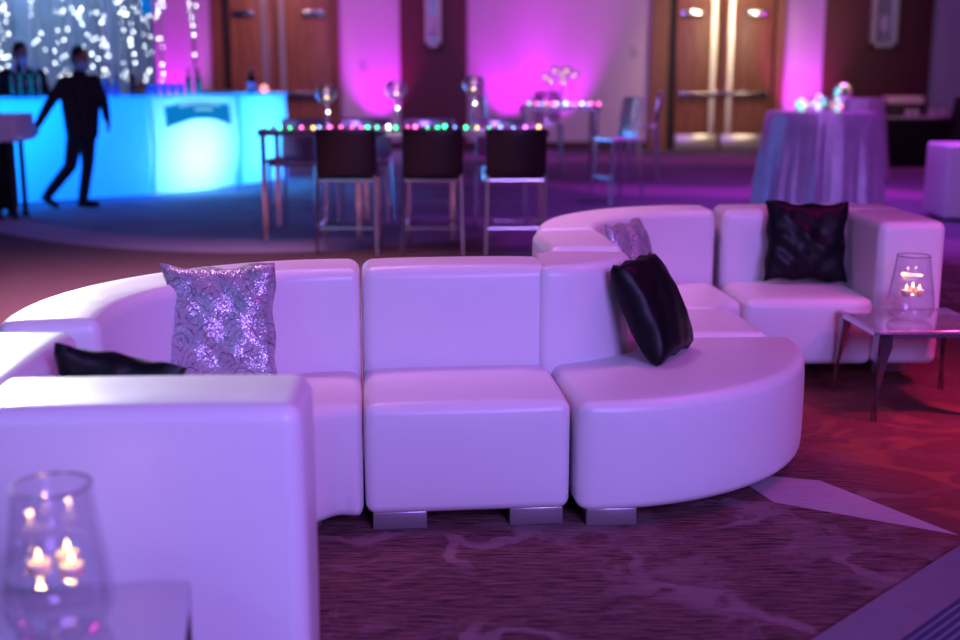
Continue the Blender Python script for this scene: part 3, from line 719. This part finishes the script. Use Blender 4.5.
for i in range(3):
    a, b, d, nn = seg(i); L = (b-a).length; bul = (.0,.07,.02)[i]
    mid = (a+b)/2
    r = thing('bar_counter', lb3[i], 'bar', (mid.x,mid.y,0), 0, 'glowing bar sections'); o = r.location
    m = MB(); K = 16; H = 8; vs = []
    for k in range(K+1):
        q = k/K
        for h in range(H+1):
            z = .02+(BH-.05)*h/H
            p = a+d*(L*q) + nn*(bul*math.sin(PI*q) + .05*math.sin(PI*h/H)-.06*(1-h/H))
            vs.append((p.x,p.y,z))
    fs = [(k*(H+1)+h,(k+1)*(H+1)+h,(k+1)*(H+1)+h+1,k*(H+1)+h+1) for k in range(K) for h in range(H)]
    m.add(vs, fs); m.build('front_panel', M_GLOW, r, o)
    e = MB()
    for p, k_ in ((a+d*.004, i), (b-d*.004, i+1)):
        p0 = p - mitre(k_)*.49
        e.add([(p.x,p.y,.02),(p0.x,p0.y,.02),(p0.x,p0.y,BH-.03),(p.x,p.y,BH-.03)], [(0,1,2,3)])
    e.build('end_panel', M_GLOW, r, o, smooth=False)
    p0, p1 = a-mitre(i)*.5+d*.004, b-mitre(i+1)*.5-d*.004
    MB().prism([(p0.x,p0.y),(p1.x,p1.y),(p1.x+nn.x*.03,p1.y+nn.y*.03),(p0.x+nn.x*.03,p0.y+nn.y*.03)], .02, BH-.03).build('rear_panel', simple('white_bar_shell', (.8,.8,.8), .5), r, o, smooth=False)
    ft = [a+d*(L*k/12)+nn*(.04+bul*math.sin(PI*k/12)) for k in range(13)]
    poly = [(p.x,p.y) for p in ft]+[(p1.x,p1.y),(p0.x,p0.y)]
    MB().prism(poly, BH-.03, BH).build('counter_top', M_GLOWTOP, r, o, smooth=False)
    # upright white seams at the section's ends
    for p in ((a,b) if i == 1 else ()):
        MB().tube([(p.x+nn.x*.03,p.y+nn.y*.03,.02),(p.x+nn.x*.085,p.y+nn.y*.085,.6),(p.x+nn.x*.04,p.y+nn.y*.04,BH-.03)], .022, 8).build('seam_post', M_GLOWTOP, r, o)
    if i == 1:
        pl = MB(); K = 14
        for s_, off in ((0,.085),(1,.11)):
            for k in range(K+1):
                q = .11+.72*k/K; arch = .07*math.sin(PI*k/K)
                for z in (.82+arch*1.4, 1.07+arch):
                    p = a+d*(L*q)+nn*(bul*math.sin(PI*q)+off+(.035 if z<1 else .015)-.01); pl.v.append((p.x,p.y,z))
        n2 = 2*(K+1)
        for k in range(K):
            a0 = 2*k; pl.f += [(a0,a0+2,a0+3,a0+1),(n2+a0,n2+a0+1,n2+a0+3,n2+a0+2),(a0,n2+a0,n2+a0+2,a0+2),(a0+1,a0+3,n2+a0+3,n2+a0+1)]
        pl.f += [(0,1,n2+1,n2),(2*K,n2+2*K,n2+2*K+1,2*K+1)]
        plaque = pl.build('plaque', simple('blue_plaque', (.005,.12,.34), .3, em=(.0,.20,.50), es=.95), r, o, smooth=False, label='blue curved plaque')  # plaque given its own glow to read bright blue
        st_ = MB()
        for z0, q0, q1 in ((1.02,.24,.70),(.95,.40,.60)):      # pale lettering rows, too blurred to read
            for k in range(9):
                qa = q0+(q1-q0)*(k+.12)/9; qb = q0+(q1-q0)*(k+.8)/9; arch = .07*math.sin(PI*((qa+qb)/2-.11)/.72)
                A = a+d*(L*qa)+nn*(bul*math.sin(PI*qa)+.135); B = a+d*(L*qb)+nn*(bul*math.sin(PI*qb)+.135)
                st_.box((0,0,0),(1,1,1)); n0 = len(st_.v)-8
                c = [(A.x,A.y),(B.x,B.y),(B.x-nn.x*.01,B.y-nn.y*.01),(A.x-nn.x*.01,A.y-nn.y*.01)]
                st_.v[n0:] = [(x,y,z0+arch) for x,y in c]+[(x,y,z0+arch+(.035 if z0>1 else .022)) for x,y in c]
        st_.build('lettering_strip', emit('pale_blue_lettering', (.25,.75,1), 1.0), plaque, o, smooth=False)  # strokes glow by their own material too
    # lamp panel inside the section
    p = (a+b)/2 - nn*.42
    l = bpy.data.lights.new('bar_lamp', 'AREA'); l.shape = 'RECTANGLE'; l.size = (L*.92, L*.45, L*.7)[i]; l.size_y = (.8,.62,.8)[i]
    l.energy = (30,20,17)[i]; l.color = ((.0,.42,1),(.30,.72,1),(.10,.62,1))[i]
    lo = bpy.data.objects.new('bar_lamp', l); COL.objects.link(lo); lo.location = (p.x,p.y,(.6,.50,.6)[i])
    lo.rotation_euler = Vector((nn.x,nn.y,0)).to_track_quat('-Z','Z').to_euler()

def bar_pt(px):        # a point on the bar top centre line under an image column
    best = None
    for i in range(3):
        a, b, d, nn = seg(i)
        for k in range(201):
            p = a.lerp(b, k/200)-nn*.16; c = abs(480+1200*p.x/p.y-px)
            if best is None or c < best[0]: best = (c, p)
    return best[1]
def bottle(label, px, h, R, mat, back=0, cap=None, band=None, capz=.93, grp='bottles on the bar'):
    p = bar_pt(px)
    r = thing('bottle', label, 'bottle', (p.x-back*.5, p.y+back, BH), 0, grp)
    MB().lathe([(R*.9,0.001),(R,.01),(R,h*.58),(R*.75,h*.66),(R*.36,h*.76),(R*.34,h*.95)], n=16, close=True).build('bottle_body', mat, r)
    MB().lathe([(R*.40,h*capz),(R*.40,h)], n=12, close=True).build('cap', cap or M_DARK, r)
    if band: MB().lathe([(R*1.02,h*.18),(R*1.02,h*.45)], n=16).build('paper_label', band, r)
    return r
GD = simple('dark_bottle_glass', (.012,.01,.016), .12, 0, coat=.5); GG = simple('green_bottle_glass', (.03,.42,.26), .1, 0, coat=.5)
GA = simple('amber_bottle_glass', (.30,.13,.02), .12, 0, coat=.5); GB = simple('blue_bottle_glass', (.06,.32,.80), .12, 0, coat=.5); GW = simple('paper_white', (.6,.5,.72), .6)
for px, h, R, m, lb in ((24,.38,.044,GD,'dark wine bottle, leftmost of three before the bartender'), (33.5,.38,.044,GD,'dark wine bottle, middle of three before the bartender'), (43,.38,.044,GD,'dark wine bottle, rightmost of three before the bartender')):
    bottle(lb, px, h, R, m, cap=GW, capz=.78)
bottle('tall dark brown bottle on the bar right of the walking man', 139, .36, .045, simple('brown_bottle_glass', (.10,.03,.02), .15, 0, coat=.5))
bottle('short amber bottle beside the tall dark brown one', 147, .21, .055, GA)
bottle('slim green bottle left of the bar plaque pair', 194, .33, .040, GG)
bottle('slim green bottle at right of the bar plaque pair', 204, .31, .042, GG)
bottle('small dark bottle with a white cap near the bar end', 256, .33, .06, GD, cap=GW, band=GW)
bottle('clear blue bottle behind the walking man', 112, .26, .045, GB); bottle('clear blue bottle right of the walking man', 122, .24, .045, GB)
for k, px in enumerate((154,162,170,178,186)):
    p = bar_pt(px)
    c = tag(MB().lathe([(.035,.001),(.04,.004),(.05,.14),(.047,.14),(.037,.012)], (0,0,0), 16).build('tumbler', GB), ('leftmost','second','middle','fourth','rightmost')[k]+' blue tumbler in the row on the bar top', 'glass', 'tumblers on the bar'); c.location = (p.x,p.y,BH)
p = bar_pt(221); t_ = tag(MB().rbox((-.22,-.10,0),(.22,.10,.05), .01, 2).build('serving_tray', simple('tan_tray', (.4,.25,.12), .4)), 'low tan tray on the bar top above the plaque end', 'tray'); t_.location = (p.x,p.y,BH+.001); t_.rotation_euler = (0,0,.95)
p = bar_pt(268); tag(MB().ball((0,0,.055), .055, 14, 9).build('glow_ball', emit('pink_orange_glow', (1,.28,.28), 2.2)), 'small pink glowing ball at the bar end', 'lamp').location = (p.x,p.y,BH)

# ------------------------------------------------------------------ sparkling curtain behind the bar
def foil():
    n = N('silver_foil'); v = n.coord('UV')
    f = n.noise(n.map(v,(60,2.5,1)), 1, 3, .6, .5)
    n.set(col=n.mix(f, (.30,.36,.50), (.78,.82,.95)), rough=n.math('ADD', n.math('MULTIPLY', f, .3), .18), metal=.75); n.bump(f, .9, .05); return n.m
m = MB(); K = 220; H = 6
CX0, CX1, CY = -8.6, -4.9, 18.6
for k in range(K+1):
    q = k/K
    for h in range(H+1):
        a = .05*math.sin(k*.9)+.03*math.sin(k*2.3+1)
        m.v.append((CX0+(CX1-CX0)*q, CY+a*(.6+.4*h/H), .05+4.2*h/H)); m.uv[len(m.v)-1] = (q*3.7, 4.2*h/H)
m.f = [(k*(H+1)+h,(k+1)*(H+1)+h,(k+1)*(H+1)+h+1,k*(H+1)+h+1) for k in range(K) for h in range(H)]
cv = tag(m.build('foil_curtain', foil()), 'shimmering silver foil curtain behind the glowing bar', 'curtain')
sp_ = MB(); strands = MB(); rs = random.Random(11)
gxs = [rs.gauss(c, .07) for c in (-7.0,-6.55,-6.2,-5.9,-5.85,-5.55,-5.35,-5.1,-4.9,-7.4) for _ in range(4)] + [-4.22,-4.25,-4.28,-4.75,-4.72]
for x in gxs:
    y = 18.25+rs.uniform(-.12,.12)
    strands.tube([(x,y,.4),(x,y,4.2)], .010, 4, False)
    z = 1.15+rs.random()*.15
    while z < 3.6:
        if rs.random() < .10+.30*min(1,(z-1.1)/1.7): sp_.ball((x+rs.uniform(-.05,.05),y-.02,z), rs.uniform(.006,.0125), 6, 4)
        z += rs.uniform(.05,.13)
bc = thing('bead_curtain', 'hanging bead strands with added glowing glints over the foil curtain', 'curtain', (-5.8,18.25,.4)); o = bc.location
strands.build('strand', simple('silver_strand', (.6,.65,.75), .25, .8), bc, o)['kind'] = 'stuff'
sp_.build('sparkle', emit('bead_glint_glow', (.86,.93,1), 15), bc, o)['kind'] = 'stuff'  # glints on the beads made as small glowing balls
tag(MB().lathe([(.05,0),(.085,.05),(.085,.24),(.04,.30),(.012,.31),(.012,1.6)], (-4.78,17.75,2.28), 14, True).build('hanging_lantern', simple('blue_lantern_glass', (.01,.15,.5), .2, em=(.0,.2,.7), es=.6)), 'small blue lantern hanging before the sparkling curtain', 'lamp')

# ------------------------------------------------------------------ white topped table at left edge
r = thing('service_table', 'white topped service table with black legs at the left edge', 'table', (-5.28,12.5,0)); o = r.location
MB().rbox((-5.85,12.2,.79),(-4.67,12.74,1.07), .03, 3, (4,3,2)).build('table_top', M_VINYL, r, o)
MB().rbox((-5.75,12.3,.10),(-4.86,12.66,.80), .02, 2).build('cabinet', M_BLACK, r, o)
for x in (-5.68,-4.95,-4.79):
    for y in (12.34,12.62): MB().tube([(x,y,.8),(x,y,.05),(x,y,0)], [.03,.03,.045], 10).build('leg', M_DARK, r, o)

# ------------------------------------------------------------------ people
def caps(m, p, r1, q, r2, n=14):
    p, q = Vector(p), Vector(q); d = q-p
    m.tube([p-d.normalized()*r1*.85, p-d.normalized()*r1*.5, p, p.lerp(q,.35), p.lerp(q,.7), q, q+d.normalized()*r2*.5, q+d.normalized()*r2*.85],
           [r1*.45, r1*.85, r1, r1+(r2-r1)*.33, r1+(r2-r1)*.68, r2, r2*.85, r2*.45], n)
def remesh(m, name, mat, parent, vox, it=3, sub=None):
    o = m.build(name, mat, parent)
    md = o.modifiers.new('remesh', 'REMESH'); md.mode = 'VOXEL'; md.voxel_size = vox; md.use_smooth_shade = True
    sm = o.modifiers.new('smooth', 'SMOOTH'); sm.factor = .5; sm.iterations = it
    dg = bpy.context.evaluated_depsgraph_get(); ev = o.evaluated_get(dg)
    me = bpy.data.meshes.new_from_object(ev); o.modifiers.clear(); o.data = me
    for pl in me.polygons: pl.use_smooth = True
    return o
def ell(m, c, r, rot=None, n=18, k=12):
    s = len(m.v); m.ball((0,0,0), 1, n, k); M = Matrix.Translation(c) @ (rot or Matrix.Identity(4)) @ Matrix.Diagonal((*r,1)); m.xform(M, s)
def hand(m, wrist, d, side, curl=.5):
    """palm and five fingers; d = direction from wrist to fingertips, side = direction of the thumb"""
    d = Vector(d).normalized(); s = Vector(side); s = (s-d*s.dot(d)).normalized(); nrm = d.cross(s)
    w = Vector(wrist)
    R = Matrix((s, d, nrm)).transposed().to_4x4()
    ell(m, w+d*.05, (.040,.052,.018), R)
    for k, ln in zip(range(4), (.072,.080,.075,.058)):
        b = w+d*.085+s*(.030-.020*k); p1 = b+d*ln*.45+nrm*ln*.12*curl; p2 = p1+d*ln*.32+nrm*ln*.28*curl; p3 = p2+d*ln*.2+nrm*ln*.30*curl
        m.tube([b-d*.03,b,p1,p2,p3], [.010,.0095,.009,.0085,.006], 8)
    b = w+d*.03+s*.032
    m.tube([b-s*.015,b,b+d*.028+s*.022,b+d*.055+s*.028], [.012,.012,.0105,.008], 8)
def person(name, label, loc, rz, J, gender=1, hair='short', mask=True, long=False, legs=True):
    r = thing(name, label, 'person', loc, rz)
    hd = Vector(J['head']); yaw = J.get('look', 0)
    Rh = Matrix.Rotation(yaw,4,'Z') @ Matrix.Rotation(J.get('nod',0),4,'X')
    H = lambda x,y,z: hd + Rh.to_3x3() @ Vector((x,y,z))          # head looks along -Y
    b = MB()
    ell(b, H(0,.012,.02), (.074,.094,.104), Rh); ell(b, H(0,-.018,-.055), (.055,.066,.062), Rh)
    ell(b, H(0,-.094,-.018), (.012,.016,.026), Rh, 10, 8)                                     # nose
    ell(b, H(0,-.078,-.070), (.024,.012,.010), Rh, 10, 8)                                     # mouth
    for s in (-1,1):
        ell(b, H(s*.076,.012,-.01), (.012,.022,.032), Rh, 10, 8); ell(b, H(s*.030,-.078,.016), (.014,.012,.009), Rh, 10, 8)
    caps(b, H(0,.02,-.05), .052, J['neck'], .058)
    sh, hp = J['shoulder'], J['hip']
    mid = (Vector(sh[0])+Vector(sh[1]))/2; hm = (Vector(hp[0])+Vector(hp[1]))/2
    caps(b, Vector(J['neck']), .06, mid.lerp(hm,.5), .11); caps(b, mid.lerp(hm,.5), .11, hm, .12)
    for i in (0,1):
        caps(b, sh[i], .05, J['elbow'][i], .040); caps(b, J['elbow'][i], .038, J['wrist'][i], .026)
        hand(b, J['wrist'][i], J['hand'][i], J['thumb'][i], J.get('curl', .6))
        if legs: caps(b, hp[i], .075, J['knee'][i], .05); caps(b, J['knee'][i], .048, J['ankle'][i], .036)
    remesh(b, 'body', M_SKIN, r, .007, 2)
    j = MB()                                                                                   # jacket
    for i in (0,1):
        caps(j, sh[i], .066, J['elbow'][i], .056); caps(j, J['elbow'][i], .054, J['wrist'][i], .040)
        caps(j, Vector(sh[i])+Vector((0,0,-.02)), .085, Vector(sh[i]).lerp(Vector(hp[i]),.55), .092)
        caps(j, Vector(sh[i]).lerp(Vector(hp[i]),.5), .098, Vector(hp[i])+Vector((0,0,-.06)), .115)
    caps(j, mid+Vector((0,0,-.04)), .115, hm+Vector((0,0,.0)), .13); caps(j, sh[0], .06, sh[1], .06)
    caps(j, Vector(J['neck'])+Vector((0,0,-.06)), .085, Vector(J['neck'])+Vector((0,0,-.01)), .066)
    remesh(j, 'jacket', M_SUIT, r, .011)
    if legs:
        t = MB()
        for i in (0,1): caps(t, hp[i], .098, J['knee'][i], .070); caps(t, J['knee'][i], .068, J['ankle'][i], .058)
        caps(t, hp[0], .10, hp[1], .10); remesh(t, 'trousers', M_SUIT, r, .011)
        for i in (0,1):
            s = MB(); a = Vector(J['ankle'][i]); tt = Vector(J['toe'][i]); h = Vector(J['heel'][i])
            caps(s, h, .036, tt, .034); caps(s, a, .045, h.lerp(tt,.25), .042); caps(s, h.lerp(tt,.5), .043, tt, .034)
            remesh(s, 'shoe', M_DARKSHOE, r, .009)
    h = MB()
    ell(h, H(0,.028,.040), (.082,.096,.098), Rh); ell(h, H(0,.055,-.015), (.076,.066,.075), Rh)
    if hair == 'long': ell(h, H(0,.06,-.10), (.10,.07,.16), Rh)
    cut = []
    remesh(h, 'hair', M_HAIR, r, .009)
    if mask:
        k = MB(); ell(k, H(0,-.046,-.056), (.062,.056,.052), Rh); ell(k, H(0,-.030,-.090), (.050,.050,.034), Rh)
        for s in (-1,1): k.tube([H(s*.055,-.06,-.03),H(s*.078,-.015,-.015),H(s*.084,.02,-.01)], .005, 6)
        remesh(k, 'face_mask', M_MASK, r, .008)
    return r
M_DARKSHOE = simple('black_shoe_leather', (.008,.007,.008), .35)
# walking man, heading right (+X) and slightly towards us; local frame = world axes
W0 = Vector((-4.40,13.35,0))
J = dict(head=(.075,-.05,1.625), look=PR(66), nod=PR(10), neck=(.035,0,1.50),
         shoulder=((-.09,-.13,1.385),(.16,.11,1.395)), elbow=((-.25,-.22,1.13),(.25,.10,1.17)), wrist=((-.385,-.22,.92),(.31,-.02,.98)),
         hand=((-.35,.05,-.9),(.25,-.3,-.85)), thumb=((.6,-.5,-.3),(.5,-.6,.1)),
         hip=((-.01,-.09,.88),(.06,.08,.88)), knee=((-.10,-.10,.47),(.03,.09,.47)), ankle=((-.36,-.10,.17),(-.05,.10,.09)),
         heel=((-.415,-.10,.13),(-.09,.10,.038)), toe=((-.28,-.11,.036),(.11,.09,.036)))
person('person', 'masked man in a black suit walking right in front of the bar', W0, 0, J)
# bartender standing behind the bar
B0 = Vector((-5.50,14.72,0))
JB = dict(head=(0,0,1.70), look=PR(28), nod=PR(16), neck=(0,.02,1.56),
          shoulder=((-.20,.02,1.46),(.20,.02,1.46)), elbow=((-.27,-.02,1.18),(.27,-.02,1.18)), wrist=((-.16,-.22,1.14),(.16,-.22,1.14)),
          hand=((.4,-.8,-.2),(-.4,-.8,-.2)), thumb=((.5,.2,.8),(-.5,.2,.8)),
          hip=((-.09,.02,.92),(.09,.02,.92)), knee=((-.10,0,.50),(.10,0,.50)), ankle=((-.11,.02,.09),(.11,.02,.09)),
          heel=((-.11,.05,.037),(.11,.05,.037)), toe=((-.13,-.13,.036),(.13,-.13,.036)))
person('person', 'masked bartender in dark clothes standing behind the bar at left', B0, PR(25), JB)
# guest at the right edge, seen from behind
G0 = Vector((7.42,18.35,0))
JG = dict(JB); JG.update(head=(0,-.06,1.30), look=PR(170), nod=PR(-6), neck=(0,0,1.17),
          shoulder=((-.19,.02,1.06),(.19,.02,1.06)), elbow=((-.26,.02,.80),(.26,.02,.80)), wrist=((-.2,.22,.70),(.2,.22,.70)),
          hand=((.3,.9,-.2),(-.3,.9,-.2)), hip=((-.09,0,.55),(.09,0,.55)), knee=((-.11,.36,.52),(.11,.36,.52)), ankle=((-.12,.38,.10),(.12,.38,.10)),
          heel=((-.12,.33,.037),(.12,.33,.037)), toe=((-.13,.5,.036),(.13,.5,.036)))
person('person', 'person in dark clothes seen from behind at the far right edge', G0, 0, JG, hair='long', mask=False)
r = thing('low_stool', 'dark low stool under the person at the far right edge', 'stool', (G0.x,G0.y,0)); 
MB().lathe([(.17,.36),(.19,.38),(.19,.43),(.17,.445)], n=20, close=True).build('seat', M_DARK, r)
for k in range(4): MB().tube([(.12*math.cos(PI/4+k*PI/2),.12*math.sin(PI/4+k*PI/2),.37),(.16*math.cos(PI/4+k*PI/2),.16*math.sin(PI/4+k*PI/2),0)], .014, 8).build('leg', M_DARK, r)

# ------------------------------------------------------------------ lights
def area(loc, tgt, size, power, col, spread=PI):
    l = bpy.data.lights.new('area_light', 'AREA'); l.energy = power; l.color = col; l.size = size; l.spread = spread
    o = bpy.data.objects.new('area_light', l); COL.objects.link(o); o.location = loc
    o.rotation_euler = (Vector(tgt)-Vector(loc)).to_track_quat('-Z','Y').to_euler(); return o
def spot(loc, tgt, ang, power, col, blend=.6, rad=.05):
    l = bpy.data.lights.new('spot_light', 'SPOT'); l.energy = power; l.color = col; l.spot_size = PR(ang); l.spot_blend = blend; l.shadow_soft_size = rad
    o = bpy.data.objects.new('spot_light', l); COL.objects.link(o); o.location = loc
    o.rotation_euler = (Vector(tgt)-Vector(loc)).to_track_quat('-Z','Y').to_euler(); return o
MAG = (.80,.0,1.0)
SOLO = None
LIGHTS = [((-2.6,-1.6,3.0), (-1.0,2.6,.6), 2.0, (4,16,34), PI), ((2.2,-2.2,3.2), (.6,4.2,.3), 2.4, (190,108,460), PI),
          ((4.4,3.6,4.6), (2.75,4.75,0), .5, (17,1,6), PR(34)), ((3.4,4.6,5.4), (1.0,4.6,.3), 1.2, (70,0,40), PI),  # first one is an unseen red spot added over the right carpet
          ((4.2,13,5.7), (4.2,13,0), 4, (100,13,175), PR(92)), ((6,16,5.7), (6,16,0), 4, (70,2,40), PR(120)), ((-1.8,6.8,5.7), (-1.8,6.8,0), 2.5, (155,70,140), PR(62)),
          ((2.6,19.6,5.7), (2.6,23.3,1.6), 2.5, (108,30,112), PI), ((-3.5,19.6,5.7), (-3.5,23.3,1.6), 2.5, (70,22,72), PR(110))]  # two unseen washes added to brighten the back wall
for i, (lc, tg, sz, pw, sp) in enumerate(LIGHTS):
    if SOLO is None or SOLO == i:
        m = max(pw); area(lc, tg, sz, m, tuple(c/m for c in pw), sp)
for x, p in ((-1.92,130),(.55,120),(1.55,120),(6.12,130),(-5.95,130)):
    spot((x,WALL-.8,.12), (x,WALL,1.7), 64, p*2.35, MAG, .9)
spot((4.5,WALL-2.2,4.6), (4.6,WALL,1.6), 62, 330, (1,.62,.45), .8, .2)
spot((-3.9,WALL-2.2,4.6), (-3.9,WALL,1.6), 55, 150, (1,.60,.42), .8, .2)
area((6.9,12.5,3.5), (4.6,WALL,2.0), .5, 15, (1,.78,.52), PR(44))       # unseen warm lamp added for highlights on the door hardware
spot((-6.6,16.6,4.4), (-6.4,18.6,2.0), 80, 1000, (.36,.70,1), .8, .2)  # unseen spot added to brighten the foil curtain
spot((-4.9,10.6,3.7), (-1.45,3.15,.8), 15, 3700, (.92,1,.98), .5, .12)     # unseen pale spot added to whiten the left sofa tops

w = bpy.data.worlds.new('world'); S.world = w; w.use_nodes = True
w.node_tree.nodes['Background'].inputs[0].default_value = (.30,.16,.55,1); w.node_tree.nodes['Background'].inputs[1].default_value = .06

vs = S.view_settings; vs.view_transform = 'Standard'; vs.look = 'None'; vs.gamma = 1; vs.use_curve_mapping = False; vs.exposure = 0
S.cycles.use_denoising = True
S.cycles.max_bounces = 8; S.cycles.transparent_max_bounces = 24
S.cycles.sample_clamp_indirect = 6
S.cycles.caustics_reflective = False; S.cycles.caustics_refractive = False
